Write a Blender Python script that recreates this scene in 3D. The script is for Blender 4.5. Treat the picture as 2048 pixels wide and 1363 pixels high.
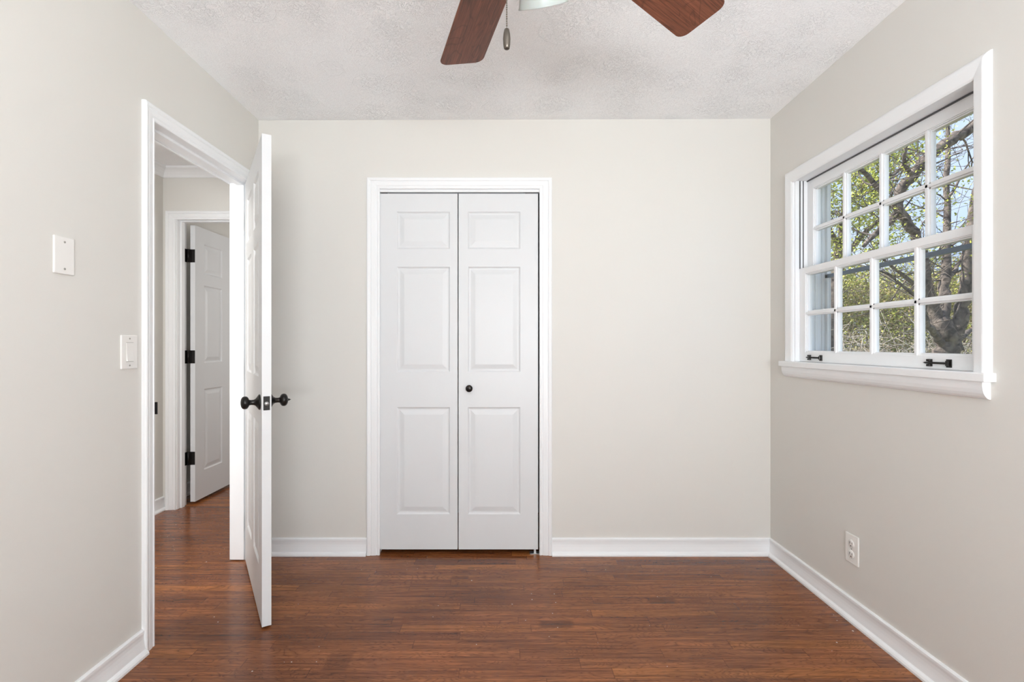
import bpy, bmesh, math, random
from mathutils import Vector, Matrix
C = bpy.context
sc = C.scene
for o in list(bpy.data.objects): bpy.data.objects.remove(o)
PI = math.pi
EYE = 1.18           # camera height
XL, XR, YB, YR = -1.385, 1.4916, 2.809, -1.50   # inner faces: left, right, back, rear wall
H = 2.437

# ------------------------------------------------------------------ camera, world, lights, exposure
cd = bpy.data.cameras.new('camera'); cam = bpy.data.objects.new('camera', cd)
sc.collection.objects.link(cam); sc.camera = cam
cam.location = (0, 0, EYE); cam.rotation_euler = (PI/2, 0, 0)
cd.sensor_width = 36; cd.lens = 1000/2048*36
cd.shift_x = 14/2048; cd.shift_y = 6.5/2048; cd.clip_start = 0.02

w = bpy.data.worlds.new('sky'); sc.world = w; w.use_nodes = True
nt = w.node_tree; nt.nodes.clear()
wo = nt.nodes.new('ShaderNodeOutputWorld'); bg = nt.nodes.new('ShaderNodeBackground')
tc = nt.nodes.new('ShaderNodeTexCoord'); sp = nt.nodes.new('ShaderNodeSeparateXYZ'); rp = nt.nodes.new('ShaderNodeValToRGB')
cn = nt.nodes.new('ShaderNodeTexNoise'); cn.inputs['Scale'].default_value = 3.5; cn.inputs['Detail'].default_value = 5
cr = nt.nodes.new('ShaderNodeValToRGB'); mx = nt.nodes.new('ShaderNodeMixRGB')
nt.links.new(tc.outputs['Generated'], sp.inputs[0]); nt.links.new(sp.outputs['Z'], rp.inputs[0])
rp.color_ramp.elements[0].position = 0.0; rp.color_ramp.elements[0].color = (.62, .74, .95, 1)
rp.color_ramp.elements[1].position = 0.55; rp.color_ramp.elements[1].color = (.34, .55, .95, 1)
nt.links.new(tc.outputs['Generated'], cn.inputs['Vector']); nt.links.new(cn.outputs['Fac'], cr.inputs[0])
cr.color_ramp.elements[0].position = .5; cr.color_ramp.elements[1].position = .85
mx.inputs[2].default_value = (.84, .9, 1, 1)
nt.links.new(cr.outputs[0], mx.inputs[0]); nt.links.new(rp.outputs[0], mx.inputs[1])
nt.links.new(mx.outputs[0], bg.inputs[0]); bg.inputs[1].default_value = .8
nt.links.new(bg.outputs[0], wo.inputs[0])

def light(name, kind, loc, energy, rot=(0,0,0), color=(1,1,1), **kw):
    ld = bpy.data.lights.new(name, kind); ld.energy = energy; ld.color = color
    for k, v in kw.items(): setattr(ld, k, v)
    o = bpy.data.objects.new(name, ld); sc.collection.objects.link(o); o.location = loc; o.rotation_euler = rot
    return o
sun = light('sun', 'SUN', (0, 0, 20), 6.5, color=(1, .95, .86), angle=.01)
sun.rotation_euler = Vector((.62, -.18, -.62)).to_track_quat('-Z', 'Y').to_euler()
# daylight entering by the window of the rear wall (behind the camera)
light('rear_window_daylight', 'AREA', (.45, YR-.12, 1.42), 7, (PI/2, 0, 0), (.95, .985, 1.0), shape='RECTANGLE', size=1.46, size_y=1.02)
light('ceiling_fill', 'AREA', (.45, YR-.06, 1.06), 92, (PI/2+1.04, 0, 0), (.955, .985, 1.0), shape='RECTANGLE', size=1.42, size_y=.5)  # added fill in the window opening, tilted up to brighten the ceiling
light('hallway_end_fill', 'AREA', (-1.97, .06, 1.45), 15, (PI/2+.25, 0, 0), (.97, .985, 1), shape='RECTANGLE', size=.76, size_y=1.1)  # added fill at the unseen hallway end, no known window there
light('hallway_top_fill', 'AREA', (-1.97, 1.35, 2.39), 13, (0, 0, 0), (1, .96, .91), shape='DISK', size=.28)  # added overhead fill to brighten the hallway, has no fixture
light('far_room_fill', 'AREA', (-.35, 5.0, 1.5), 11, (0, PI/2, 0), (1, .98, .95), shape='RECTANGLE', size=1.2, size_y=1.2)  # added fill inside the far room, whose walls have no window

sc.view_settings.view_transform = 'Standard'; sc.view_settings.look = 'None'
sc.view_settings.exposure = 0.70; sc.view_settings.gamma = 1; sc.view_settings.use_curve_mapping = False
sc.cycles.use_denoising = True
sc.cycles.max_bounces = 14; sc.cycles.diffuse_bounces = 10; sc.cycles.transparent_max_bounces = 16
sc.cycles.sample_clamp_indirect = 6
sc.cycles.caustics_reflective = False; sc.cycles.caustics_refractive = False

# ------------------------------------------------------------------ materials
def lin(r, g, b):
    f = lambda c: (c/255/12.92) if c/255 <= .04045 else ((c/255+.055)/1.055)**2.4
    return (f(r), f(g), f(b), 1)
def mat(name, col, rough=.6, metal=0, spec=.5, bump=None, **kw):
    m = bpy.data.materials.new(name); m.use_nodes = True
    b = m.node_tree.nodes['Principled BSDF']
    b.inputs['Base Color'].default_value = col; b.inputs['Roughness'].default_value = rough
    b.inputs['Metallic'].default_value = metal; b.inputs['Specular IOR Level'].default_value = spec
    for k, v in kw.items(): b.inputs[k].default_value = v
    if bump:
        sc_, st, dist = bump
        N = m.node_tree.nodes; Lk = m.node_tree.links
        t = N.new('ShaderNodeTexCoord'); n = N.new('ShaderNodeTexNoise'); n.inputs['Scale'].default_value = sc_; n.inputs['Detail'].default_value = 4
        bp = N.new('ShaderNodeBump'); bp.inputs['Strength'].default_value = st; bp.inputs['Distance'].default_value = dist
        Lk.new(t.outputs['Object'], n.inputs['Vector']); Lk.new(n.outputs['Fac'], bp.inputs['Height']); Lk.new(bp.outputs[0], b.inputs['Normal'])
    return m
class NT:
    def __init__(s, m): s.t = m.node_tree; s.b = s.t.nodes['Principled BSDF']
    def n(s, typ, **kw):
        x = s.t.nodes.new('ShaderNode'+typ)
        for k, v in kw.items():
            if hasattr(x, k): setattr(x, k, v)
            else: x.inputs[k].default_value = v
        return x
    def l(s, a, b): s.t.links.new(a, b)
    def math(s, op, a, b=None, c=None):
        x = s.n('Math', operation=op)
        for i, v in enumerate((a, b, c)):
            if v is None: continue
            if hasattr(v, 'links'): s.l(v, x.inputs[i])
            else: x.inputs[i].default_value = v
        return x.outputs[0]
    def vec(s, a, b, c=0):
        x = s.n('CombineXYZ')
        for i, v in enumerate((a, b, c)):
            if hasattr(v, 'links'): s.l(v, x.inputs[i])
            else: x.inputs[i].default_value = v
        return x.outputs[0]
    def ramp(s, f, els):
        r = s.n('ValToRGB'); cr = r.color_ramp
        cr.elements[0].position, cr.elements[0].color = els[0]; cr.elements[1].position, cr.elements[1].color = els[-1]
        for p, c in els[1:-1]: cr.elements.new(p).color = c
        s.l(f, r.inputs[0]); return r.outputs[0]
    def mix(s, mode, f, a, b):
        x = s.n('MixRGB', blend_type=mode)
        for i, v in enumerate((f, a, b)):
            if hasattr(v, 'links'): s.l(v, x.inputs[i])
            else: x.inputs[i].default_value = v
        return x.outputs[0]

M = {}
M['wall'] = mat('wall_paint', (.686, .674, .641, 1), .62, spec=.3, bump=(260, .06, .002))
M['white'] = mat('trim_paint', (.82, .835, .85, 1), .38, bump=(60, .04, .002))
M['door'] = mat('door_paint', (.675, .69, .705, 1), .42, bump=(90, .05, .0015))
M['plate'] = mat('plate_plastic', (.80, .79, .765, 1), .35)
M['slot'] = mat('slot_dark', (.06, .06, .06, 1), .6)
M['screw'] = mat('screw_metal', (.42, .41, .38, 1), .4, metal=.6)
M['bronze'] = mat('dark_bronze', (.012, .010, .009, 1), .28, metal=.4)
M['latch_metal'] = mat('latch_metal', (.45, .45, .45, 1), .35, metal=.8)
M['chain'] = mat('chain_metal', (.10, .085, .07, 1), .35, metal=.7)
M['fan_metal'] = mat('fan_metal', (.10, .075, .055, 1), .35, metal=.7)
M['steel'] = mat('steel', (.5, .5, .5, 1), .35, metal=.9)
M['storm'] = mat('storm_frame', lin(112, 122, 134), .45, metal=.3)
M['track'] = mat('track_dark', (.10, .10, .105, 1), .5, metal=.3)
M['ext'] = mat('exterior_paint', (.80, .80, .79, 1), .5, bump=(40, .1, .003))
M['brick'] = mat('exterior_brick', lin(150, 90, 70), .8)
M['frost'] = mat('frosted_glass', (.56, .57, .545, 1), .3, **{'Transmission Weight': .35, 'Subsurface Weight': .2})

# ceiling: stomped, brushed plaster texture
def ceiling_mat():
    m = mat('ceiling_texture', (.93, .94, .955, 1), .85, spec=.15); t = NT(m)
    tc = t.n('TexCoord').outputs['Object']
    warp = t.n('TexNoise', Scale=9.0, Detail=2.0); t.l(tc, warp.inputs['Vector'])
    wv = t.n('MixRGB', blend_type='ADD', Fac=.05); t.l(tc, wv.inputs[1]); t.l(warp.outputs['Color'], wv.inputs[2])
    vo = t.n('TexVoronoi', feature='F1', Scale=5.2); t.l(wv.outputs[0], vo.inputs['Vector'])
    mask = t.ramp(vo.outputs['Distance'], [(.30, (1,1,1,1)), (.60, (.0,.0,.0,1))])
    rim = t.ramp(vo.outputs['Distance'], [(.510, (0,0,0,1)), (.520, (1,1,1,1)), (.530, (0,0,0,1))])
    # radial crow's-foot strokes inside each stomp
    n1 = t.n('TexNoise', Scale=44.0, Detail=3.0, Distortion=2.2); t.l(tc, n1.inputs['Vector'])
    rid = t.math('ABSOLUTE', t.math('SUBTRACT', n1.outputs['Fac'], .5))
    rid = t.ramp(rid, [(0.0, (1,1,1,1)), (.045, (0,0,0,1))])
    n2 = t.n('TexNoise', Scale=150.0, Detail=3.0); t.l(tc, n2.inputs['Vector'])
    h = t.math('MULTIPLY', rid, t.math('ADD', t.math('MULTIPLY', mask, .60), .30))
    arc = t.n('TexNoise', Scale=3.0, Detail=1.0); t.l(tc, arc.inputs['Vector'])
    arcm = t.ramp(arc.outputs['Fac'], [(.50, (0,0,0,1)), (.58, (1,1,1,1))])
    h = t.math('ADD', h, t.math('MULTIPLY', t.math('MULTIPLY', rim, arcm), .45))
    h = t.math('ADD', h, t.math('MULTIPLY', n2.outputs['Fac'], .55))
    bp = t.n('Bump', Strength=.7, Distance=.0042); t.l(h, bp.inputs['Height']); t.l(bp.outputs[0], t.b.inputs['Normal'])
    return m
M['ceiling'] = ceiling_mat()

def floor_mat():
    m = mat('oak_strip_floor', (.2,.08,.04,1), .22, spec=.36); t = NT(m)
    sp = t.n('SeparateXYZ'); t.l(t.n('TexCoord').outputs['Object'], sp.inputs[0])
    x, y = sp.outputs[0], sp.outputs[1]
    yr = t.math('DIVIDE', y, .057); row = t.math('FLOOR', yr); fy = t.math('FRACT', yr)
    w1 = t.n('TexWhiteNoise', noise_dimensions='1D'); t.l(row, w1.inputs['W'])
    xb = t.math('ADD', t.math('DIVIDE', x, .78), t.math('MULTIPLY', w1.outputs['Value'], 17.0))
    # boards of unequal length: warp the coordinate a little
    xb = t.math('ADD', xb, t.math('MULTIPLY', t.math('SINE', t.math('MULTIPLY', xb, 2.1)), .30))
    bid = t.math('FLOOR', xb); fx = t.math('FRACT', xb)
    w2 = t.n('TexWhiteNoise', noise_dimensions='2D'); t.l(t.vec(row, bid), w2.inputs['Vector'])
    w3 = t.n('TexWhiteNoise', noise_dimensions='3D'); t.l(t.vec(bid, row, 7.3), w3.inputs['Vector'])
    base = t.ramp(w2.outputs['Value'], [(0, lin(130,78,46)), (.2, lin(140,85,50)), (.5, lin(146,90,53)), (.78, lin(152,94,54)), (.93, lin(166,105,57)), (1, lin(118,70,44))])
    # grain: long fine streaks
    off = t.math('MULTIPLY', w3.outputs['Value'], 40.0)
    g1 = t.n('TexNoise', Scale=1.0, Detail=6.0, Roughness=.65, Distortion=.35)
    t.l(t.vec(t.math('MULTIPLY', x, 3.2), t.math('ADD', t.math('MULTIPLY', y, 95.0), off), off), g1.inputs['Vector'])
    s1 = t.ramp(g1.outputs['Fac'], [(.28, (.30,.26,.25,1)), (.45, (.72,.69,.68,1)), (.60, (1.05,1.04,1.02,1)), (.75, (1.25,1.22,1.15,1))])
    # cathedral figure: rings of a stretched, warped field
    g2 = t.n('TexNoise', Scale=1.0, Detail=3.0, Roughness=.45, Distortion=.9)
    t.l(t.vec(t.math('MULTIPLY', x, 2.3), t.math('ADD', t.math('MULTIPLY', y, 12.0), off), off), g2.inputs['Vector'])
    ring = t.math('FRACT', t.math('MULTIPLY', g2.outputs['Fac'], 24.0))
    s2 = t.ramp(ring, [(0, (.42,.37,.35,1)), (.22, (.92,.90,.89,1)), (.6, (1.06,1.06,1.06,1)), (1, (.84,.82,.80,1))])
    col = t.mix('MULTIPLY', 1.0, base, s1); col = t.mix('MULTIPLY', .85, col, s2)
    # pores
    g3 = t.n('TexNoise', Scale=1.0, Detail=3.0)
    t.l(t.vec(t.math('MULTIPLY', x, 34.0), t.math('MULTIPLY', y, 520.0), off), g3.inputs['Vector'])
    s3 = t.ramp(g3.outputs['Fac'], [(.36, (.68,.66,.65,1)), (.50, (1,1,1,1))])
    col = t.mix('MULTIPLY', .6, col, s3)
    # worn, uneven stain across the room
    g4 = t.n('TexNoise', Scale=1.0, Detail=4.0); t.l(t.vec(t.math('MULTIPLY', x, 1.6), t.math('MULTIPLY', y, 3.6)), g4.inputs['Vector'])
    s4 = t.ramp(g4.outputs['Fac'], [(.32, (.70,.66,.68,1)), (.5, (1,1,1,1)), (.7, (1.18,1.16,1.10,1))])
    col = t.mix('MULTIPLY', .8, col, s4)
    # dark water marks that cross a few boards
    def blot(cx, cy, rx, ry, k):
        d = t.math('MAXIMUM', t.math('ABSOLUTE', t.math('DIVIDE', t.math('SUBTRACT', x, cx), rx)), t.math('ABSOLUTE', t.math('DIVIDE', t.math('SUBTRACT', y, cy), ry)))
        d = t.math('ADD', d, t.math('MULTIPLY', t.math('SUBTRACT', g4.outputs['Fac'], .5), .5))
        return t.ramp(d, [(.75, (k, k*.97, k*1.03, 1)), (1.0, (1,1,1,1))])
    for b in ((.215, 2.110, .085, .033, .55), (.72, 2.30, .07, .03, .62), (-.62, 1.86, .05, .06, .72), (-.72, 1.76, .30, .05, .72), (-.23, 2.53, .05, .02, .6)):
        col = t.mix('MULTIPLY', 1.0, col, blot(*b))
    # joints
    ey = t.math('MINIMUM', fy, t.math('SUBTRACT', 1.0, fy)); ex = t.math('MINIMUM', fx, t.math('SUBTRACT', 1.0, fx))
    jy = t.ramp(ey, [(.008, (.50,.48,.46,1)), (.03, (1,1,1,1))]); jx = t.ramp(ex, [(.0012, (.45,.42,.4,1)), (.0028, (1,1,1,1))])
    col = t.mix('MULTIPLY', .75, col, jy); col = t.mix('MULTIPLY', .9, col, jx)
    # crumbs and specks of dust
    sv = t.n('TexNoise', Scale=75.0, Detail=0.0); t.l(t.vec(x, y, 0), sv.inputs['Vector'])
    sg = t.n('TexNoise', Scale=2.2, Detail=0.0); t.l(t.vec(x, y, 3), sg.inputs['Vector'])
    dust = t.ramp(t.math('ADD', sv.outputs['Fac'], t.math('MULTIPLY', sg.outputs['Fac'], .20)), [(.99, (0,0,0,1)), (1.0, (1,1,1,1))])
    col = t.mix('MIX', dust, col, lin(205, 190, 172))
    t.l(col, t.b.inputs['Base Color'])
    t.l(t.math('ADD', t.math('MULTIPLY', w2.outputs['Value'], .06), .21), t.b.inputs['Roughness'])
    hb = t.math('ADD', t.math('MULTIPLY', jy, .5), t.math('ADD', t.math('MULTIPLY', g1.outputs['Fac'], .22), t.math('MULTIPLY', w2.outputs['Value'], .15)))
    bp = t.n('Bump', Strength=.35, Distance=.0012); t.l(hb, bp.inputs['Height']); t.l(bp.outputs[0], t.b.inputs['Normal'])
    return m
M['floor'] = floor_mat()

def blade_mat():
    m = mat('walnut_blade', (.2,.08,.04,1), .5); t = NT(m)
    sp = t.n('SeparateXYZ'); t.l(t.n('TexCoord').outputs['Object'], sp.inputs[0])
    x, y = sp.outputs[0], sp.outputs[1]
    oi = t.n('ObjectInfo').outputs['Random']
    off = t.math('MULTIPLY', oi, 31.0)
    g = t.n('TexNoise', Scale=1.0, Detail=6.0, Roughness=.7, Distortion=.2); t.l(t.vec(t.math('MULTIPLY', x, 7.0), t.math('MULTIPLY', y, 230.0), off), g.inputs['Vector'])
    g2 = t.n('TexNoise', Scale=1.0, Detail=1.0, Distortion=.8); t.l(t.vec(t.math('MULTIPLY', x, 4.5), t.math('MULTIPLY', y, 13.0), off), g2.inputs['Vector'])
    ring = t.math('FRACT', t.math('MULTIPLY', g2.outputs['Fac'], 9.0))
    c = t.ramp(g.outputs['Fac'], [(.3, lin(62,32,21)), (.5, lin(110,62,41)), (.7, lin(134,80,56))])
    s = t.ramp(ring, [(0, (.55,.5,.48,1)), (.15, (1,1,1,1)), (.85, (1,1,1,1)), (1, (.7,.66,.62,1))])
    t.l(t.mix('MULTIPLY', .9, c, s), t.b.inputs['Base Color'])
    return m
M['blade'] = blade_mat()

def glass_mat():
    m = bpy.data.materials.new('window_glass'); m.use_nodes = True; n = m.node_tree.nodes; n.clear()
    o = n.new('ShaderNodeOutputMaterial'); mx = n.new('ShaderNodeMixShader'); tr = n.new('ShaderNodeBsdfTransparent'); gl = n.new('ShaderNodeBsdfGlossy')
    gl.inputs['Roughness'].default_value = .02; lw = n.new('ShaderNodeLayerWeight'); lw.inputs['Blend'].default_value = .5
    pw = n.new('ShaderNodeMath'); pw.operation = 'POWER'; pw.inputs[1].default_value = 5; m.node_tree.links.new(lw.outputs['Facing'], pw.inputs[0])
    fr = n.new('ShaderNodeMath'); fr.operation = 'MULTIPLY_ADD'; fr.inputs[1].default_value = .6; fr.inputs[2].default_value = .03; m.node_tree.links.new(pw.outputs[0], fr.inputs[0])
    tr.inputs[0].default_value = (.98, .99, .985, 1)
    L = m.node_tree.links; L.new(fr.outputs[0], mx.inputs[0]); L.new(tr.outputs[0], mx.inputs[1]); L.new(gl.outputs[0], mx.inputs[2]); L.new(mx.outputs[0], o.inputs[0])
    return m
M['glass'] = glass_mat()
def screen_mat():
    m = bpy.data.materials.new('insect_mesh'); m.use_nodes = True; n = m.node_tree.nodes; n.clear()
    o = n.new('ShaderNodeOutputMaterial'); mx = n.new('ShaderNodeMixShader'); tr = n.new('ShaderNodeBsdfTransparent'); df = n.new('ShaderNodeBsdfDiffuse')
    df.inputs[0].default_value = (.16, .16, .165, 1); mx.inputs[0].default_value = .24
    L = m.node_tree.links; L.new(tr.outputs[0], mx.inputs[1]); L.new(df.outputs[0], mx.inputs[2]); L.new(mx.outputs[0], o.inputs[0])
    return m
M['screen'] = screen_mat()
def leaf_mat(name, cols):
    m = mat(name, cols[0], .7, spec=.2); t = NT(m)
    g = t.n('NewGeometry'); t.l(t.ramp(g.outputs['Random Per Island'], [(i/(len(cols)-1), c) for i, c in enumerate(cols)]), t.b.inputs['Base Color'])
    return m
M['leaf'] = leaf_mat('spring_leaves', [lin(170,178,70), lin(205,206,96), lin(140,150,55), lin(218,212,130)])
M['leaf_far'] = leaf_mat('far_leaves', [lin(150,160,66), lin(190,190,100), lin(176,150,118), lin(118,126,58)])
M['brush'] = leaf_mat('dry_brush_leaves', [lin(122,112,96), lin(158,142,124), lin(96,92,74), lin(186,170,150)])
def bark(name, a, b):
    m = mat(name, a, .9, spec=.1); t = NT(m)
    n = t.n('TexNoise', Scale=9.0, Detail=6.0, Distortion=.8); t.l(t.n('TexCoord').outputs['Object'], n.inputs['Vector'])
    t.l(t.ramp(n.outputs['Fac'], [(.35, a), (.65, b)]), t.b.inputs['Base Color'])
    bp = t.n('Bump', Strength=.8, Distance=.03); t.l(n.outputs['Fac'], bp.inputs['Height']); t.l(bp.outputs[0], t.b.inputs['Normal'])
    return m
M['bark'] = bark('tree_bark', lin(64,58,58), lin(134,122,114))
M['twig'] = bark('dry_twigs', lin(140,128,118), lin(226,216,204))
M['lawn'] = bark('lawn_grass', lin(96,104,52), lin(140,138,82))

# ------------------------------------------------------------------ mesh helpers
COL = sc.collection
def tag(o, label=None, cat=None, group=None, kind=None):
    for k, v in (('label', label), ('category', cat), ('group', group), ('kind', kind)):
        if v: o[k] = v
    return o
def empty(name, loc=(0,0,0), rz=0, **kw):
    o = bpy.data.objects.new(name, None); COL.objects.link(o); o.location = loc; o.rotation_euler = (0,0,rz)
    o.empty_display_size = .1
    return tag(o, **kw)
class MB:
    def __init__(s): s.b = bmesh.new(); s.T = Matrix()
    def v(s, p): return s.b.verts.new(s.T @ Vector(p))
    def f(s, vs, smooth=False):
        try:
            fc = s.b.faces.new(vs); fc.smooth = smooth; return fc
        except ValueError: return None
    def quad(s, *p, smooth=False): return s.f([s.v(q) for q in p], smooth)
    def box(s, lo, hi, bev=0, seg=2):
        b2 = bmesh.new(); bmesh.ops.create_cube(b2, size=1)
        lo, hi = Vector(lo), Vector(hi); c = (lo+hi)/2; d = hi-lo
        for q in b2.verts: q.co = Vector((c[i]+q.co[i]*d[i] for i in range(3)))
        if bev: bmesh.ops.bevel(b2, geom=b2.edges[:], offset=bev, segments=seg, profile=.5, affect='EDGES')
        mp = {q: s.v(q.co) for q in b2.verts}
        for fc in b2.faces: s.f([mp[q] for q in fc.verts])
        b2.free(); return s
    def tube(s, pts, rad, n=8, smooth=True, caps=True):
        pts = [Vector(p) for p in pts]; rings = []; up = None
        for i, p in enumerate(pts):
            t = (pts[min(i+1, len(pts)-1)]-pts[max(i-1, 0)]).normalized()
            if up is None: up = Vector((0,0,1)) if abs(t.z) < .9 else Vector((1,0,0))
            a = t.cross(up).normalized(); up = a.cross(t)
            r = rad[i] if hasattr(rad, '__len__') else rad
            rings.append([s.v(p+a*r*math.cos(2*PI*k/n)+up*r*math.sin(2*PI*k/n)) for k in range(n)])
        for A, B in zip(rings, rings[1:]):
            for k in range(n): s.f([A[k], A[(k+1)%n], B[(k+1)%n], B[k]], smooth)
        if caps: s.f(rings[0][::-1]); s.f(rings[-1])
        return s
    def lathe(s, prof, org=(0,0,0), axis=(0,0,1), n=24, smooth=True):
        org = Vector(org); ax = Vector(axis).normalized(); a = ax.orthogonal().normalized(); b = ax.cross(a)
        rings = [[s.v(org+ax*h+(a*math.cos(2*PI*k/n)+b*math.sin(2*PI*k/n))*max(r, 1e-5)) for k in range(n)] for r, h in prof]
        for A, B in zip(rings, rings[1:]):
            for k in range(n): s.f([A[k], A[(k+1)%n], B[(k+1)%n], B[k]], smooth)
        s.f(rings[0][::-1]); s.f(rings[-1]); return s
    def sweep(s, rings, closed_prof=True, caps=True):
        vs = [[s.v(p) for p in r] for r in rings]; n = len(vs[0])
        for A, B in zip(vs, vs[1:]):
            for k in range(n if closed_prof else n-1): s.f([A[k], A[(k+1)%n], B[(k+1)%n], B[k]])
        if caps: s.f(vs[0][::-1]); s.f(vs[-1])
        return s
    def build(s, name, m, parent=None, loc=None, fix=True, **kw):
        if fix: bmesh.ops.recalc_face_normals(s.b, faces=s.b.faces[:])
        me = bpy.data.meshes.new(name); s.b.to_mesh(me); s.b.free()
        me.materials.append(M[m] if isinstance(m, str) else m)
        o = bpy.data.objects.new(name, me); COL.objects.link(o)
        if parent: o.parent = parent
        if loc: o.location = loc
        return tag(o, **kw)
def boxes(name, m, lst, parent=None, bev=0, **kw):
    b = MB()
    for lo, hi in lst: b.box(lo, hi, bev)
    return b.build(name, m, parent, **kw)
def wall_with_hole(name, m, axis, f0, f1, a0, a1, z1, holes, **kw):
    """axis 'x': wall spans Y (a) with thickness f0..f1 in X; axis 'y': spans X. holes: (a0,a1,z0,z1), left to right"""
    b = MB()
    def bx(p0, p1, q0, q1):
        if p1-p0 < 1e-4 or q1-q0 < 1e-4: return
        if axis == 'x': b.box((f0, p0, q0), (f1, p1, q1))
        else: b.box((p0, f0, q0), (p1, f1, q1))
    cur = a0
    for (h0, h1, g0, g1) in holes:
        bx(cur, h0, 0, z1); bx(h0, h1, 0, g0); bx(h0, h1, g1, z1); cur = h1
    bx(cur, a1, 0, z1)
    return b.build(name, m, **kw)

# ------------------------------------------------------------------ the room shell
S = dict(kind='structure')
TOP = 2.52
boxes('floor', 'floor', [((-2.56, -1.65, -.04), (1.66, 5.9, 0)), ((-2.56, 5.9, -.04), (-.2, 6.4, 0))], **S)
def ceil_z(x, y):
    t = (x-XL)/(XR-XL); return H+.0085*t+(.011+.004*t)*(YB-y)
b = MB(); x0, x1, y0, y1 = XL-.05, XR+.05, YR-.05, YB+.05
P = [(x, y, ceil_z(x, y)) for x, y in ((x0,y0), (x1,y0), (x1,y1), (x0,y1))]; Q = [(x, y, 2.66) for x, y, _ in P]
b.sweep([P, Q]).build('ceiling', 'ceiling', **S)
WT = 2.60
# back wall with closet opening, left wall with doorway, right wall with window, rear wall with window
wall_with_hole('wall_back', 'wall', 'y', YB, YB+.115, -1.42, 1.66, WT, [(-.7285, .2195, 0, 2.078)], **S)
wall_with_hole('wall_left', 'wall', 'x', XL-.115, XL, YR-.15, YB+.115, WT, [(1.950, 2.756, 0, 2.076)], **S)
wall_with_hole('wall_right', 'wall', 'x', XR, XR+.16, YR-.15, YB+.115, WT, [(1.556, 2.586, 1.062, 2.036)], **S)
wall_with_hole('wall_rear', 'wall', 'y', YR-.15, YR, XL-.115, XR+.16, WT, [(-.30, 1.20, .88, 1.95)], **S)
boxes('roof_deck', 'ext', [((-4.0, -2.2, 2.66), (2.05, 7.2, 2.76))], **S)
# closet behind the bifold doors
boxes('wall_closet', 'wall', [((-1.30, YB+.70, 0), (1.0, YB+.76, WT)), ((-1.30, YB+.115, 0), (-1.24, YB+.70, WT)), ((.94, YB+.115, 0), (1.0, YB+.70, WT)), ((-1.3, YB+.0, WT), (1.0, YB+.76, WT+.06))], **S)

# hallway and the room beyond it
HX, HY = -2.445, 3.575
boxes('wall_hallway_left', 'wall', [((HX-.1, .2, 0), (HX, HY+.115, WT))], **S)
wall_with_hole('wall_hallway_end', 'wall', 'y', HY, HY+.115, HX, -1.30, WT, [(-2.362, -1.478, 0, 2.098)], **S)
boxes('wall_hallway_right', 'wall', [((-1.42, YB+.115, 0), (-1.30, HY, WT))], **S)
wall_with_hole('wall_hallway_near', 'wall', 'y', .1, .2, HX, XL-.115, WT, [(-2.36, -1.58, .85, 2.05)], **S)  # opening added only to let the hallway end fill through
boxes('ceiling_hallway', 'ceiling', [((HX-.05, .15, 2.434), (-1.45, HY+.05, 2.5)), ((-1.46, YB+.08, 2.434), (-1.30, HY+.05, 2.5)), ((HX-.1, .1, 2.60), (-1.2, HY+.2, 2.66))], **S)
boxes('wall_far_room', 'wall', [((-2.60, HY+.115, 0), (-2.50, 6.3, WT)), ((-2.60, 6.3, 0), (-.2, 6.4, WT)), ((-.3, HY+.115, 0), (-.2, 6.3, WT)), ((-1.30, HY+.05, 0), (-.3, HY+.115, WT))], **S)
boxes('ceiling_far_room', 'ceiling', [((-2.6, HY+.10, 2.434), (-.2, 6.4, 2.5))], **S)

# baseboards: curved cap, flat face, rounded shoe
BP = [(0, 0), (.030, 0), (.0295, .008), (.025, .015), (.018, .019), (.0155, .021), (.0140, .032), (.0115, .046), (.0098, .060), (.0098, .072), (.0110, .082), (.0105, .090), (.006, .0945), (0, .095)]
def base(name, segs, **kw):
    b = MB()
    for p0, p1, nrm in segs:
        n = Vector(nrm)
        b.sweep([[Vector((p[0], p[1], 0))+n*d+Vector((0,0,z)) for d, z in BP] for p in (p0, p1)])
    return b.build(name, 'white', **S)
base('baseboard_back', [((XL, YB), (-.775, YB), (0,-1,0)), ((.262, YB), (XR, YB), (0,-1,0))])
base('baseboard_right', [((XR, YR), (XR, YB), (-1,0,0))])
base('baseboard_left', [((XL, YR), (XL, 1.905), (1,0,0))])
base('baseboard_rear', [((XL, YR), (XR, YR), (0,1,0))])
base('baseboard_hallway', [((HX, .2), (HX, HY), (1,0,0)), ((-2.50, HY+.115), (-2.50, 6.3), (1,0,0))])

# casings
CP = [(0, 0), (0, .010), (.05, .0125), (.14, .0130), (.18, .0100), (.24, .0100), (.30, .0135), (.62, .0155), (.68, .0130), (.74, .0175), (.90, .0195), (.97, .0175), (1.0, .012), (1.0, 0)]
def casing(b, mp, s0, s1, z0, z1, wl, wr, wt, prof=CP):
    rings = [[mp(s0-u*wl, v, z0) for u, v in prof], [mp(s0-u*wl, v, z1+u*wt) for u, v in prof],
             [mp(s1+u*wr, v, z1+u*wt) for u, v in prof], [mp(s1+u*wr, v, z0) for u, v in prof]]
    b.sweep(rings)
mpL = lambda s, v, z: Vector((XL+v, s, z)); mpLh = lambda s, v, z: Vector((XL-.115-v, s, z))
mpR = lambda s, v, z: Vector((XR-v, s, z)); mpB = lambda s, v, z: Vector((s, YB-v, z)); mpH = lambda s, v, z: Vector((s, HY-v, z))

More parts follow.
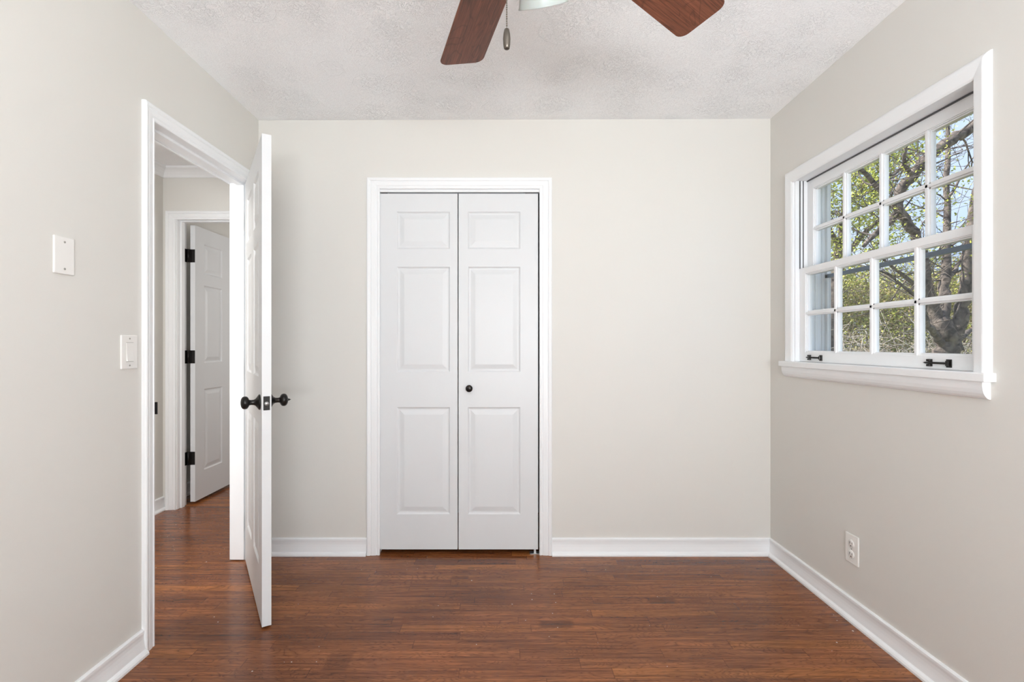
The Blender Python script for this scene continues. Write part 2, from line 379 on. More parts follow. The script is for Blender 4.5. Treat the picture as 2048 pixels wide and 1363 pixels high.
# room doorway: casing (room side and hall side) + jamb + stop
b = MB(); casing(b, mpL, 1.962, 2.744, 0, 2.053, .057, .060, .060); casing(b, mpLh, 1.962, 2.744, 0, 2.053, .057, .057, .060)
tr = b.build('trim_1', 'white', **S)
boxes('door_jamb', 'white', [((XL-.117, 1.950, 0), (XL+.001, 1.967, 2.076)), ((XL-.117, 2.739, 0), (XL+.001, 2.756, 2.076)), ((XL-.117, 1.967, 2.058), (XL+.001, 2.739, 2.076)),
      ((XL-.075, 1.967, .004), (XL-.040, 1.979, 2.058)), ((XL-.117, 2.727, .006), (XL-.040, 2.739, 2.058)), ((XL-.075, 1.979, 2.046), (XL-.040, 2.727, 2.058))], tr, bev=.001)
boxes('strike_plate', 'bronze', [((XL-.030, 1.9665, .900), (XL+.004, 1.9685, .958)), ((XL+.002, 1.9640, .905), (XL+.0180, 1.9685, .953))], tr, bev=.0008)

# closet: casing, jamb, header track
b = MB(); casing(b, mpB, -.7020, .1930, 0, 2.050, .072, .070, .062)
tr = b.build('trim_2', 'white', **S)
boxes('closet_jamb', 'white', [((-.7285, YB-.001, 0), (-.7070, YB+.116, 2.078)), ((.1975, YB-.001, 0), (.2195, YB+.116, 2.078)), ((-.7070, YB-.001, 2.055), (.1975, YB+.116, 2.078))], tr, bev=.001)
boxes('header_track', 'white', [((-.7070, YB+.004, 2.036), (.1975, YB+.045, 2.055))], tr, bev=.001)

# hallway end doorway
b = MB(); casing(b, mpH, -2.348, -1.492, 0, 2.068, .072, .06, .062)
tr = b.build('trim_3', 'white', **S)
boxes('door_jamb', 'white', [((-2.362, HY-.001, 0), (-2.343, HY+.104, 2.098)), ((-1.497, HY-.001, 0), (-1.478, HY+.116, 2.098)), ((-2.343, HY-.001, 2.073), (-1.497, HY+.116, 2.098)),
      ((-2.343, HY+.030, 0), (-2.331, HY+.066, 2.073)), ((-2.331, HY+.030, 2.061), (-1.497, HY+.066, 2.073))], tr, bev=.001)
# crown moulding in the hallway
CR = [(0, 0), (.006, .0), (.012, .006), (.016, .016), (.030, .034), (.046, .046), (.058, .050), (.064, .056), (.064, .066), (0, .066)]
b = MB()
Z0 = 2.434-.066
for p0, p1, nrm in (((HX, .2), (HX, HY), (1,0,0)), ((HX, HY), (-1.42, HY), (0,-1,0)), ((-1.5, .2), (-1.5, YB), (-1,0,0))):
    n = Vector(nrm); b.sweep([[Vector((p[0], p[1], Z0))+n*d+Vector((0,0,z)) for d, z in CR] for p in (p0, p1)])
b.build('trim_4', 'white', **S)

# ------------------------------------------------------------------ panelled doors
LP = [(0, 0), (.004, .0035), (.008, .0070), (.013, .0075), (.018, .0070), (.040, .0015), (.044, .0010)]
def leaf(L, t, Hh, panels, org=(0,0,0)):
    """door leaf: x 0..L, y -t..0, z 0..Hh, moulded raised panels on both faces"""
    b = MB(); b.T = Matrix.Translation(org)
    for face in (0, 1):
        Y = (lambda d: -d) if face == 0 else (lambda d: -t+d)
        xs = sorted({0, L, *[p[0] for p in panels], *[p[1] for p in panels]}); zs = sorted({0, Hh, *[p[2] for p in panels], *[p[3] for p in panels]})
        for i in range(len(xs)-1):
            for j in range(len(zs)-1):
                cx, cz = (xs[i]+xs[i+1])/2, (zs[j]+zs[j+1])/2
                if any(p[0] < cx < p[1] and p[2] < cz < p[3] for p in panels): continue
                b.quad((xs[i], Y(0), zs[j]), (xs[i+1], Y(0), zs[j]), (xs[i+1], Y(0), zs[j+1]), (xs[i], Y(0), zs[j+1]))
        for x0, x1, z0, z1 in panels:
            rings = [[(x0+a, Y(d), z0+a), (x1-a, Y(d), z0+a), (x1-a, Y(d), z1-a), (x0+a, Y(d), z1-a)] for a, d in LP]
            vs = [[b.v(p) for p in r] for r in rings]
            for A, B in zip(vs, vs[1:]):
                for k in range(4): b.f([A[k], A[(k+1)%4], B[(k+1)%4], B[k]])
            b.f(vs[-1])
    c = [(0,0), (L,0), (L,-t), (0,-t)]
    for k in range(4):
        (ax, ay), (bx, by) = c[k], c[(k+1)%4]
        if k in (0, 2): continue
        b.quad((ax, ay, 0), (bx, by, 0), (bx, by, Hh), (ax, ay, Hh))
    for z in (0, Hh): b.quad((0,0,z), (L,0,z), (L,-t,z), (0,-t,z))
    bmesh.ops.remove_doubles(b.b, verts=b.b.verts[:], dist=1e-5)
    return b
def knob_profile(tip=False):
    p = [(.0325, 0), (.0330, .004), (.030, .007), (.022, .012), (.0145, .018), (.0115, .024), (.0105, .034), (.0120, .041), (.019, .044), (.0245, .048), (.0272, .054), (.0272, .060), (.0240, .067), (.0165, .0715)]
    return p + ([(.006, .074), (.0045, .078), (.0005, .086)] if tip else [(.006, .0735), (.0005, .074)])

# door_1: the room's open door
TH = math.radians(32.0); DL, DT = .768, .036
d1 = empty('door_1', (XL+.003, 2.738, .010), TH-PI/2, kind='structure')
HZ = 2.042
cols = [(.118, .334), (.434, .650)]
pz = [(.217, .83), (1.03, 1.615), (1.702, 1.928)]
leaf(DL, DT, HZ, [(a, b_, z0, z1) for a, b_ in cols for z0, z1 in pz]).build('door_leaf', 'door', d1)
kz = .925
for side in (1, -1):
    y = 0 if side == 1 else -DT
    b = MB(); b.lathe(knob_profile(side == 1), (DL-.064, y, kz+(.004 if side == 1 else 0)), (0, side, 0), 28)
    b.build('door_knob', 'bronze', d1)
b = MB(); b.box((DL-.0005, -DT/2-.0125, kz-.029), (DL+.0018, -DT/2+.0125, kz+.029), .0009)
lp = b.build('latch_plate', 'bronze', d1)
b = MB(); b.lathe([(.0085, 0), (.0085, .006), (.007, .0085), (.0005, .009)], (DL+.0015, -DT/2, kz-.001), (1,0,0), 20)
b.build('latch_bolt', 'latch_metal', lp)
for z in (.19, 1.02, 1.84):
    b = MB(); b.box((-.002, -.032, z-.045), (.0005, 0, z+.045)); b.lathe([(.005, -.046), (.005, .046)], (-.003, .003, z), (0,0,1), 12)
    b.build('hinge', 'bronze', d1)

# door_2: bifold closet doors
d2 = empty('door_2', (-.7050, YB+.006, .026), 0, kind='structure')
HB = 2.001
for x0, L, rz in ((.0005, .4375, 0.0), (.4435, .4475, 0.0)):
    bz = [(.197, .800), (.998, 1.590), (1.690, 1.900)]
    o = leaf(L, .032, HB, [(.095 if x0 < .1 else .052, (.395 if x0 < .1 else .348), z0, z1) for z0, z1 in bz]).build('door_leaf', 'door', d2, loc=(x0, .032, 0))
    if x0 > .1:
        b = MB(); b.lathe([(.0095, 0), (.0085, .006), (.0085, .012), (.013, .015), (.0185, .019), (.0200, .024), (.0180, .029), (.011, .0325), (.0005, .034)], (.061, -.032, .9065), (0,-1,0), 26)
        b.build('door_knob', 'bronze', o)
b = MB(); b.box((.845, -.004, -.025), (.902, .030, -.0225)); b.box((.899, -.004, -.0225), (.902, .030, .004)); b.box((.868, .008, -.0225), (.880, .020, -.004))
b.build('pivot_bracket', 'steel', d2)
b = MB(); b.box((.82, .008, 2.0025), (.898, .024, 2.0085)); b.box((.010, .008, 2.0025), (.04, .024, 2.0085)); b.build('pivot_bracket', 'track', d2)

# door_3: open door at the end of the hallway
d3 = empty('door_3', (-2.285, HY+.112, .020), PI/2, kind='structure')
L3 = .83
b3 = leaf(L3, .035, 2.037, [(a, b_, z0, z1) for a, b_ in ((.112, .352), (.478, .718)) for z0, z1 in [(.207, .82), (1.02, 1.605), (1.692, 1.918)]], org=(0, .035, 0))
b3.build('door_leaf', 'door', d3)
for z in (1.811, 1.067, .320):
    b = MB()
    b.box((-.0015, .001, z-.048), (.0006, .035, z+.048)); b.lathe([(.0075, -.048), (.0075, .048)], (-.008, .045, z), (0,0,1), 14)
    b.box((-.046, .0545, z-.048), (-.003, .058, z+.048))
    b.box((-.006, .03, z-.048), (-.001, .050, z+.048))
    b.build('hinge', 'bronze', d3)

# ------------------------------------------------------------------ window_1 (right wall)
w1 = empty('window_1', (XR, 2.07, 1.09), 0, kind='structure')
def wp(b): b.T = Matrix.Translation((-XR, -2.07, -1.09)); return b
Y0, Y1, ZS, ZH = 1.573, 2.570, 1.092, 2.018      # clear opening of the window frame
b = wp(MB())
WP = [(0, 0), (0, .010), (.06, .0135), (.10, .0150), (.16, .0158), (.66, .0192), (.74, .0188), (.82, .0165), (.90, .0120), (.96, .0065), (1.0, 0)]
casing(b, mpR, 1.581, 2.576, ZS, 2.014, .052, .072, .069, WP); b.build('casing', 'white', w1)
b = wp(MB())
b.box((XR-.037, 1.518, 1.064), (1.560, 2.662, 1.092), .003); b.build('stool', 'white', w1)
AP = [(.0, 1.064), (.027, 1.064), (.027, 1.052), (.0255, 1.040), (.022, 1.028), (.017, 1.019), (.011, 1.013), (.005, 1.010), (0, 1.010)]
b = wp(MB()); b.sweep([[mpR(s, d, z) for d, z in AP] for s in (1.535, 2.650)]); b.build('apron', 'white', w1)
# frame: side and head jambs with parting strips, exterior frame
b = wp(MB())
XO = 1.675
for y0, y1 in ((1.556, Y0), (Y1, 2.586)):
    b.box((XR+.0005, y0, ZS-.03), (XO, y1, ZH+.018))
b.box((XR+.0005, 1.556, ZH), (XO, 2.586, 2.036)); b.box((1.552, 1.556, 1.062), (XO+.02, 2.586, 1.088))
b.build('frame', 'white', w1)
b = wp(MB())
for ya, yb in ((Y0, Y0+.010), (Y1-.010, Y1)):
    b.box((1.5905, ya, 1.088), (1.602, yb, ZH)); b.box((1.625, ya-.0, 1.088), (1.634, yb, ZH), .001)
b.box((1.5905, Y0, ZH-.012), (1.602, Y1, ZH)); b.build('blind_stop', 'ext', w1)
# slim metal spring tracks beside the sashes (dark slots)
b = wp(MB())
for y in (Y0+.001, Y1-.0032):
    b.box((1.5125, y, 1.567), (1.5175, y+.002, ZH)); b.box((1.530, y, 1.567), (1.534, y+.002, ZH))
b.build('sash_track', 'track', w1)
b = wp(MB()); b.box((1.5495, Y0+.002, ZH-.006), (1.556, Y1-.002, ZH-.0005)); b.build('weather_strip', 'track', w1)
def bar(b, lo, hi, x0, ax):
    """moulded sash bar: flat nose with two steps on the room side"""
    d = hi-lo; m = (lo+hi)/2
def sash(name, xf, z0, z1, rail_b, rail_t, mid, parent):
    b = wp(MB()); xt = xf+.034; ys0, ys1 = Y0+.002, Y1-.002; st = .046
    gy0, gy1 = ys0+st, ys1-st; gz0, gz1 = z0+rail_b, z1-rail_t
    b.box((xf, ys0, z0), (xt, gy0, z1), .0012); b.box((xf, gy1, z0), (xt, ys1, z1), .0012)
    b.box((xf, gy0, z0), (xt, gy1, gz0), .0008); b.box((xf, gy0, gz1), (xt, gy1, z1), .0008)
    # stepped sticking round the inside of the frame
    for k, (a, x) in enumerate(((.004, xf+.004), (.009, xf+.010))):
        b.box((x, gy0, gz0), (xt-.004, gy0+a, gz1)); b.box((x, gy1-a, gz0), (xt-.004, gy1, gz1))
        b.box((x, gy0, gz0), (xt-.004, gy1, gz0+a)); b.box((x, gy0, gz1-a), (xt-.004, gy1, gz1))
    for y in (1.846, 2.072, 2.297):
        b.box((xf+.001, y-.0060, gz0), (xt-.001, y+.0060, gz1), .001); b.box((xf+.008, y-.0125, gz0), (xt-.006, y+.0125, gz1), .001)
    b.box((xf+.001, gy0, mid-.0060), (xt-.001, gy1, mid+.0060), .001); b.box((xf+.008, gy0, mid-.0125), (xt-.006, gy1, mid+.0125), .001)
    o = b.build(name, 'white', parent)
    g = wp(MB()); g.box((xf+.018, gy0, gz0), (xf+.021, gy1, gz1)); g.build('window_glass', 'glass', o)
    return o
up = sash('upper_sash', 1.554, 1.536, ZH-.004, .030, .046, 1.762, w1)
lo = sash('lower_sash', 1.514, ZS+.001, 1.567, .046, .030, 1.336, w1)
for yn, yf in ((1.693, 1.800), (2.384, 2.502)):
    b = wp(MB()); z = 1.1145; x = 1.514
    b.box((x-.004, yn, z-.014), (x, yn+.020, z+.014), .001); b.box((x-.012, yn+.004, z-.009), (x-.003, yn+.015, z+.009), .002)
    b.box((x-.003, yf-.030, z-.013), (x, yf-.012, z+.013), .001)
    b.box((x-.011, yf-.029, z+.0045), (x-.001, yf-.014, z+.013), .0015); b.box((x-.011, yf-.029, z-.013), (x-.001, yf-.014, z-.0045), .0015)
    b.tube([(x-.009, yn+.012, z), (x-.009, yf-.010, z), (x-.009, yf, z)], [.0038, .0038, .001], 10)
    b.build('sash_lock', 'bronze', lo)
# storm window: aluminium frame, rail, insect screen in the lower half
b = wp(MB()); xs = 1.652
b.box((xs-.008, Y0, 1.518), (xs+.008, Y1, 1.537), .001)
st_ = b.build('storm_rail', 'storm', w1)
b = wp(MB())
for lo_, hi_ in (((xs-.008, Y0, 1.088), (xs+.010, Y0+.020, ZH)), ((xs-.008, Y1-.020, 1.088), (xs+.010, Y1, ZH)), ((xs-.008, Y0, ZH-.02), (xs+.01, Y1, ZH)), ((xs-.008, Y0, 1.088), (xs+.01, Y1, 1.100))): b.box(lo_, hi_, .001)
b.build('storm_frame', 'ext', w1)
b = wp(MB()); b.quad((xs, Y0+.02, 1.10), (xs, Y1-.02, 1.10), (xs, Y1-.02, 1.520), (xs, Y0+.02, 1.520)); b.build('insect_screen', 'screen', w1)

# window_2: rear wall, behind the camera
w2 = empty('window_2', (.45, YR, 1.42), 0, kind='structure')
b = MB(); b.T = Matrix.Translation((-.45, -YR, -1.42))
casing(b, lambda s, v, z: Vector((s, YR+v, z)), -.30, 1.20, .88, 1.95, .07, .07, .07, WP); b.box((-.40, YR-.02, .85), (1.30, YR+.04, .88), .003)
b.build('casing', 'white', w2)
b = MB(); b.T = Matrix.Translation((-.45, -YR, -1.42))
for lo_, hi_ in (((-.30, YR-.06, .88), (-.265, YR-.02, 1.95)), ((1.165, YR-.06, .88), (1.20, YR-.02, 1.95)), ((-.3, YR-.06, .88), (1.2, YR-.02, .915)), ((-.3, YR-.06, 1.915), (1.2, YR-.02, 1.95)), ((.435, YR-.06, .9), (.465, YR-.02, 1.93)), ((-.28, YR-.06, 1.40), (1.18, YR-.02, 1.43))): b.box(lo_, hi_)
b.build('sash', 'white', w2)

# ------------------------------------------------------------------ plates on the walls
t = empty('blank_wall_plate', (XL, 1.5655, 1.4575), 0, label='blank white wall plate high on the left wall, left of the doorway', cat='wall plate')
b = MB(); b.box((0, -.0365, -.0585), (.0065, .0365, .0585), .003); b.build('plate', 'plate', t)
for z in (.042, -.042):
    b = MB(); b.lathe([(.0036, 0), (.0034, .001), (.0005, .0014)], (.0064, 0, z), (1,0,0), 12); b.build('screw', 'screw', t)
t = empty('light_switch', (XL, 1.837, 1.1515), 0, label='white rocker light switch on the left wall beside the doorway casing', cat='light switch')
b = MB(); b.box((0, -.040, -.062), (.0065, .040, .062), .003); b.build('plate', 'plate', t)
b = MB(); b.sweep([[(.006, y, -.0335), (.0115, y, -.033), (.0080, y, -.002), (.0068, y, .033), (.006, y, .0335)] for y in (-.0160, .0160)]); b.build('rocker', 'plate', t)
for z in (.03515, -.03515):
    b = MB(); b.box((.0055, -.0180, z-.0006), (.0070, .0180, z+.0006)); b.build('rocker_gap', 'screw', t)
for z in (.049, -.049):
    b = MB(); b.lathe([(.0034, 0), (.0032, .001), (.0005, .0013)], (.0064, 0, z), (1,0,0), 12); b.build('screw', 'screw', t)
t = empty('power_outlet', (XR, 2.143, .3030), 0, label='white duplex power outlet low on the right wall above the baseboard', cat='outlet')
b = MB(); b.box((-.0065, -.040, -.0625), (0, .040, .0625), .003); b.build('plate', 'plate', t)
for zc in (.0225, -.0225):
    b = MB(); b.lathe([(.0170, 0), (.0170, .002), (.016, .003), (.0005, .003)], (-.006, 0, zc), (-1,0,0), 24)
    r = b.build('receptacle', 'plate', t)
    b = MB(); b.box((-.0097, -.0075, zc-.001), (-.0088, -.0055, zc+.008)); b.box((-.0097, .0055, zc-.001), (-.0088, .0075, zc+.008)); b.lathe([(.0026, 0), (.0026, .0008)], (-.0089, 0, zc-.0085), (-1,0,0), 10)
    b.build('slots', 'slot', r)
b = MB(); b.lathe([(.003, 0), (.0028, .001), (.0005, .0013)], (-.0064, 0, 0), (-1,0,0), 12); b.build('screw', 'screw', t)

# ------------------------------------------------------------------ ceiling fan
FX, FY, FZ = .046, .951, EYE+.888
cz = ceil_z(FX, FY)
fan = empty('ceiling_fan', (FX, FY, cz), 0, label='ceiling fan with walnut brown blades, frosted glass shades and a pull chain', cat='ceiling fan')
b = MB(); b.lathe([(.062, 0), (.066, -.012), (.060, -.040), (.030, -.058), (.014, -.062)], (0,0,0)); b.build('canopy', 'fan_metal', fan)
b = MB(); b.lathe([(.012, -.05), (.012, -.20)], (0,0,0)); b.build('downrod', 'fan_metal', fan)
zb = FZ-cz
b = MB(); b.lathe([(.02, zb+.155), (.075, zb+.150), (.115, zb+.125), (.125, zb+.085), (.120, zb+.045), (.09, zb+.015), (.07, zb+.006), (.03, zb+.004)], (0,0,0), n=40); b.build('motor_housing', 'fan_metal', fan)
def blade_mesh():
    R, r0, wt, wr, th, c = .657, .185, .141, .121, .0055, .026
    out = []
    def corner(cx, cy, rr, a0, a1, n=7): return [(cx+rr*math.cos(a0+(a1-a0)*i/n), cy+rr*math.sin(a0+(a1-a0)*i/n)) for i in range(n+1)]
    out += corner(R-c, wt/2-c, c, PI/2, 0)[::-1] if False else []
    pts = corner(R-c, -(wt/2-c), c, -PI/2, 0)+corner(R-c, wt/2-c, c, 0, PI/2)+corner(r0+.03, wr/2-.03, .03, PI/2, PI)+corner(r0+.03, -(wr/2-.03), .03, PI, 1.5*PI)
    b = MB(); e = .0012
    lay = [(-th/2, e), (-th/2+e, 0), (th/2-e, 0), (th/2, e)]
    cx, cy = (R+r0)/2, 0
    b.sweep([[(x-(e_ if x > cx else -e_), y-(e_ if y > 0 else -e_), z) for x, y in pts] for z, e_ in lay])
    return b
me = None
for k, deg in enumerate((-16.4, 49.6, 122.6, 195.6, 269.6)):
    if me is None: o = blade_mesh().build('blade', 'blade', fan); me = o.data
    else: o = bpy.data.objects.new('blade', me); COL.objects.link(o); o.parent = fan
    # local x -> outward, left edge (looking out) lower
    az = PI/2-math.radians(deg)
    o.matrix_local = Matrix.Translation((0, 0, zb)) @ Matrix.Rotation(az, 4, 'Z') @ Matrix.Rotation(-.231, 4, 'X')
    b = MB(); b.box((.10, -.016, .003), (.20, .016, .009), .002); b.box((.19, -.038, .003), (.245, .038, .007), .002)
    br = b.build('blade_bracket', 'fan_metal', o)
b = MB(); b.lathe([(.03, zb+.008), (.058, zb+.002), (.062, zb-.030), (.055, zb-.058), (.040, zb-.070), (.0005, zb-.072)], (0,0,0), n=32); b.build('switch_housing', 'fan_metal', fan)
for deg in (15, 135, 255):
    a = math.radians(deg); d = Vector((math.sin(a), math.cos(a), 0)); ax = (d*.62+Vector((0,0,-.79))).normalized()
    p0 = d*.045+Vector((0,0,zb-.045)); p1 = d*.080+Vector((0,0,zb-.063))
    b = MB(); b.tube([p0, p0.lerp(p1, .6)+Vector((0,0,.006)), p1], .008, 12); b.lathe([(.012, -.012), (.022, 0), (.024, .020), (.021, .030)], p1, ax)
    arm = b.build('lamp_arm', 'fan_metal', fan)
    b = MB(); n = 32
    prof = [(.020, .018), (.026, .030), (.038, .048), (.047, .070), (.0505, .090), (.0540, .106), (.0555, .1085), (.053, .1090), (.0475, .090), (.0445, .070), (.0355, .050), (.023, .032)]
    b.lathe(prof, p1, ax, 36)
    b.build('lamp_shade', 'frost', arm)
# pull chain with fob
cx, cy = (1013.5-1010)*.93/1000-FX, .93-FY
b = MB(); z1 = EYE+.587-cz; z0 = zb-.050; n = int((z0-z1)/.0042)
b.tube([(cx, cy, z0), (cx, cy, z1)], .0005, 5)
for i in range(n):
    z = z0-(i+.5)*.0042
    b.lathe([(.0003, -.0016), (.0013, -.0009), (.0016, 0), (.0013, .0009), (.0003, .0016)], (cx, cy, z), n=6)
b.tube([(cx*.6, cy, z0+.004), (cx, cy, z0)], .0012, 6)
ch = b.build('pull_chain', 'chain', fan)
b = MB(); b.lathe([(.0015, 0), (.0045, -.002), (.0062, -.010), (.0070, -.020), (.0064, -.031), (.0052, -.0375), (.0030, -.039), (.0005, -.039)], (cx, cy, z1), n=20); b.build('fob', 'chain', ch)

# ------------------------------------------------------------------ outside
GZ = -1.3
boxes('ground', 'lawn', [((1.70, -8, GZ-.1), (70, 70, GZ))], kind='structure')
boxes('wall_exterior', 'brick', [((1.655, -1.65, -1.3), (1.662, 1.55, 2.66)), ((1.655, 2.592, -1.3), (1.662, 6.9, 2.66)), ((1.655, 1.55, -1.3), (1.662, 2.592, 1.06)), ((1.655, 1.55, 2.04), (1.662, 2.592, 2.66))], kind='structure')
def W(px, py, Y): return Vector(((px-1010)*Y/1000, Y, EYE+(688-py)*Y/1000))
def smooth(pts, n=4):
    """pts: [(Vector, r)] -> Catmull-Rom"""
    out = []
    for i in range(len(pts)-1):
        p0, p1, p2, p3 = pts[max(i-1,0)], pts[i], pts[i+1], pts[min(i+2, len(pts)-1)]
        for k in range(n):
            t = k/n
            f = lambda a, b_, c, d: .5*((2*b_)+(c-a)*t+(2*a-5*b_+4*c-d)*t*t+(3*b_-a-3*c+d)*t**3)
            out.append((f(p0[0], p1[0], p2[0], p3[0]), p1[1]+(p2[1]-p1[1])*t))
    out.append(pts[-1]); return out
def leaf_quad(b, p, s, rnd):
    a = Vector((rnd.gauss(0,1), rnd.gauss(0,1), rnd.gauss(0,1))).normalized(); c = a.orthogonal().normalized(); d = a.cross(c)
    ang = rnd.random()*6.28; u = c*math.cos(ang)+d*math.sin(ang); v = a.cross(u)
    s *= rnd.uniform(.6, 1.3)
    b.f([b.v(p-u*s), b.v(p+v*s*.55), b.v(p+u*s), b.v(p-v*s*.55)])
def twigs(b, p, d, L, r, depth, rnd, tips, up=.25, kids=3):
    n = max(3, int(L/.18)); pts = [p.copy()]; q = p.copy(); dd = d.normalized()
    for i in range(n):
        dd = (dd+Vector((rnd.gauss(0,.22), rnd.gauss(0,.22), rnd.gauss(0,.22)+up*.18))).normalized(); q = q+dd*(L/n); pts.append(q.copy())
    b.tube(pts, [max(r*(1-.8*i/n), .0025) for i in range(n+1)], 5 if r > .02 else 4, caps=False)
    if depth <= 0:
        for q in pts[1:]: tips.append(q)
        return
    for k in range(kids):
        i = rnd.randint(1, n); nd = (pts[i]-pts[i-1]).normalized()+Vector((rnd.gauss(0,.8), rnd.gauss(0,.8), rnd.gauss(0,.6)))
        twigs(b, pts[i], nd, L*rnd.uniform(.45,.75), max(r*.5, .004), depth-1, rnd, tips, up, kids)
    tips.append(pts[-1])
def tree(name, limbs, label, seed, twig_n, leaves, leafsize, lm='leaf', bm='bark', group=None, low=-9, keep=1.0, spread=.22, depth=2, tl=(.9, 1.6), tr=.022, cat='tree', leafy=lambda p: True):
    rnd = random.Random(seed); b = MB(); tips = []
    base = W(*limbs[0][0][:3]); base.z = GZ
    for lb in limbs:
        pts = smooth([(W(px, py, Y), r) for px, py, Y, r in lb])
        pts = [(p+Vector((rnd.gauss(0,1), rnd.gauss(0,1), rnd.gauss(0,1)))*r*.16, r*rnd.uniform(.93,1.08)) for p, r in pts]
        b.tube([p for p, r in pts], [r for p, r in pts], 10)
        for k in range(max(1, int(twig_n*len(pts)/20))):
            i = rnd.randint(min(3, len(pts)-2), len(pts)-1); p, r = pts[i]
            if r > .5 or p.z < low: continue
            d = Vector((rnd.gauss(0,1), rnd.gauss(0,1), rnd.gauss(.3,.8)))
            twigs(b, p, d, rnd.uniform(*tl), min(r*.45, tr), depth, rnd, tips)
    b.T = Matrix()
    o = b.build(name, bm, fix=False, label=label, cat=cat, group=group)
    lb_ = MB(); tips = [q for q in tips if leafy(q)]; tips = rnd.sample(tips, int(len(tips)*keep)) if tips else tips
    for k in range(leaves if tips else 0):
        q = rnd.choice(tips); leaf_quad(lb_, q+Vector((rnd.gauss(0,spread), rnd.gauss(0,spread), rnd.gauss(0,spread*.8))), leafsize, rnd)
    if leaves: lb_.build('foliage', lm, o, fix=False)
    return o
# the big old tree just outside
Y = 9.0
tree('old_tree', [
    [(1898, 860, Y, .34), (1897, 790, Y, .25), (1897, 716, Y, .19), (1892, 675, Y, .17), (1878, 640, Y, .15)],
    [(1884, 665, Y, .13), (1862, 610, Y, .10), (1849, 555, Y-.1, .085), (1843, 500, Y-.2, .08), (1822, 455, Y-.3, .075), (1798, 420, Y-.4, .07), (1770, 395, Y-.6, .05), (1735, 350, Y-.9, .035), (1690, 320, Y-1.2, .02)],
    [(1796, 425, Y-.3, .07), (1800, 385, Y-.4, .085), (1826, 350, Y-.5, .085), (1858, 312, Y-.6, .09), (1900, 282, Y-.7, .085), (1950, 250, Y-.8, .08), (2020, 190, Y-1, .07), (2100, 130, Y-1, .04)],
    [(1880, 650, Y, .12), (1888, 600, Y+.2, .095), (1893, 545, Y+.3, .08), (1891, 480, Y+.4, .06), (1894, 420, Y+.5, .052), (1892, 350, Y+.5, .045), (1897, 280, Y+.6, .035), (1890, 200, Y+.6, .02)],
    [(1903, 700, Y, .14), (1916, 650, Y-.1, .11), (1927, 600, Y-.2, .095), (1934, 545, Y-.3, .085), (1943, 470, Y-.4, .075), (1952, 380, Y-.4, .06), (1990, 300, Y-.4, .04)],
    [(1885, 690, Y, .07), (1868, 665, Y-.3, .055), (1852, 640, Y-.6, .045), (1838, 600, Y-.9, .03), (1810, 575, Y-1.2, .022), (1770, 545, Y-1.4, .016), (1735, 540, Y-1.6, .01)],
    [(1852, 580, Y, .05), (1830, 570, Y-.3, .035), (1800, 545, Y-.5, .028), (1775, 525, Y-.8, .02), (1750, 505, Y-1, .015)],
    [(1905, 690, Y, .06), (1925, 672, Y+.3, .045), (1950, 655, Y+.6, .035), (1990, 640, Y+.8, .02)],
    [(1893, 560, Y+.2, .05), (1910, 540, Y+.4, .035), (1925, 512, Y+.6, .028), (1945, 490, Y+.6, .02)],
    [(1790, 430, Y-.3, .07), (1768, 452, Y-.4, .055), (1748, 470, Y-.5, .045), (1728, 492, Y-.6, .03)],
    [(1822, 350, Y-.5, .045), (1808, 325, Y-.8, .03), (1812, 290, Y-1, .022), (1806, 250, Y-1.1, .014)],
    [(1808, 325, Y-.6, .03), (1790, 348, Y-.8, .022), (1772, 352, Y-1, .016), (1740, 372, Y-1.2, .01)],
    [(1893, 400, Y+.4, .03), (1912, 372, Y+.5, .022), (1925, 345, Y+.6, .016), (1950, 310, Y+.7, .01)],
  ], 'large old tree with a forked dark trunk and wide limbs, nearest outside the window', 5, 7, 3000, .024, spread=.13, low=1.5, keep=.11, leafy=lambda p: p.z > 2.3, depth=2, tl=(.7, 1.3), tr=.018)
# a lighter leafed tree to the left, its crown behind the left panes
Y = 12.5
tree('leafy_tree', [
    [(1640, 900, Y, .22), (1652, 760, Y, .18), (1665, 640, Y, .15), (1672, 560, Y, .13), (1685, 480, Y, .10), (1690, 400, Y, .08), (1705, 330, Y, .05), (1700, 260, Y, .03)],
    [(1672, 560, Y, .08), (1700, 500, Y-.3, .065), (1735, 460, Y-.6, .05), (1770, 430, Y-.8, .03)],
    [(1680, 500, Y, .07), (1650, 440, Y, .05), (1630, 380, Y, .03), (1620, 330, Y, .02)],
    [(1690, 420, Y, .06), (1725, 375, Y-.3, .04), (1755, 345, Y-.3, .03), (1775, 330, Y-.3, .02)],
  ], 'yellow green leafy tree behind the left panes of the window', 9, 16, 17000, .036, spread=.20, low=1.8, keep=.5, leafy=lambda p: p.z > 2.7, depth=2, tl=(.9, 1.5))
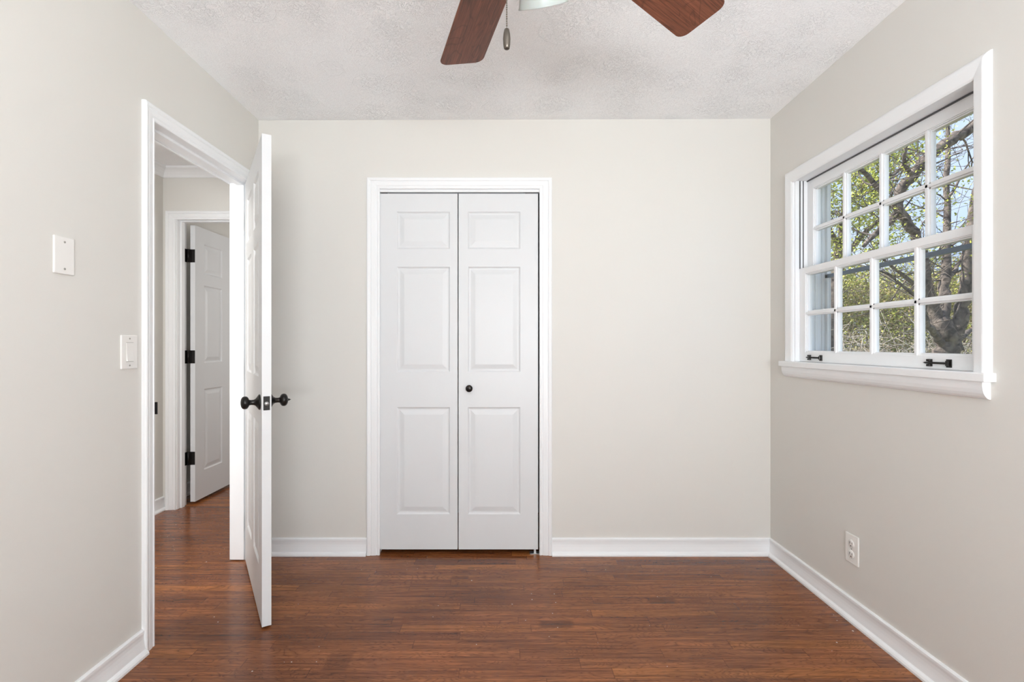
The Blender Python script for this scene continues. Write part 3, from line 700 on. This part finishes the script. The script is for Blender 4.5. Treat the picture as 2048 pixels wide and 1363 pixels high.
# background woodland
for i, (px, Y, top, n, seed, lab) in enumerate((
    (1700, 21, 600, 5200, 21, 'bushy olive tree low behind the second window column'),
    (1790, 24, 605, 5200, 22, 'bushy tan and olive tree low behind the middle of the window'),
    (1890, 20, 625, 5200, 23, 'bushy green tree showing on both sides of the old trunk'),
    (1985, 23, 600, 4200, 24, 'bushy green tree at the right edge of the window view'),
    (1625, 19, 560, 3600, 25, 'bushy green tree at the left edge of the window view'))):
    mid = (top+720)/2
    tree('woodland_tree', [[(px, 800, Y, .22), (px+5, 700, Y, .2), (px-6, 640, Y, .15), (px+3, top, Y, .06)],
        [(px, 690, Y, .12), (px-35, 620, Y, .08), (px-50, top+10, Y, .03)], [(px, 680, Y, .12), (px+38, 620, Y, .08), (px+48, top+12, Y, .03)],
        [(px, 720, Y, .1), (px-30, 690, Y-.5, .06), (px-60, 640, Y-.8, .03)], [(px, 720, Y, .1), (px+30, 690, Y-.5, .06), (px+60, 650, Y-.8, .03)]],
        lab, seed, 12, n*3, .055, lm='leaf_far', spread=.5, depth=1, tl=(1.2, 2.2), group='woodland trees behind the old tree')
# dry brush and saplings along the edge of the yard: nobody could count the stems
rnd = random.Random(3); b = MB(); lb_ = MB()
for k in range(330):
    Y = rnd.uniform(12.5, 16.5); px = rnd.uniform(1560, 2020); p = Vector(((px-1010)*Y/1000, Y, GZ-.02))
    hgt = rnd.uniform(2.2, 3.7); q = p.copy(); d = Vector((rnd.gauss(0,.35), rnd.gauss(0,.3), 1)).normalized(); pts = [q.copy()]
    for i in range(7):
        d = (d+Vector((rnd.gauss(0,.22), rnd.gauss(0,.2), -.08))).normalized(); q = q+d*hgt/7; pts.append(q.copy())
    b.tube(pts, [max(.016*(1-i/8), .004) for i in range(8)], 4, caps=False)
    for j in range(7):
        i = rnd.randint(2, 7); dd = Vector((rnd.gauss(0,1), rnd.gauss(0,.6), rnd.gauss(.1,.5))).normalized(); e = pts[i]+dd*rnd.uniform(.4, .9)
        b.tube([pts[i], pts[i].lerp(e, .5)+Vector((0,0,rnd.uniform(-.06,.06))), e], [.009, .006, .003], 4, caps=False)
    for j in range(40):
        i = rnd.randint(1, 7); leaf_quad(lb_, pts[i]+Vector((rnd.gauss(0,.28), rnd.gauss(0,.25), rnd.gauss(0,.25))), .034, rnd)
o = b.build('undergrowth', 'twig', fix=False, label='tangled dry brush along the yard edge below the trees', cat='undergrowth', kind='stuff')
lb_.build('brush_leaves', 'brush', o, fix=False, kind='stuff')
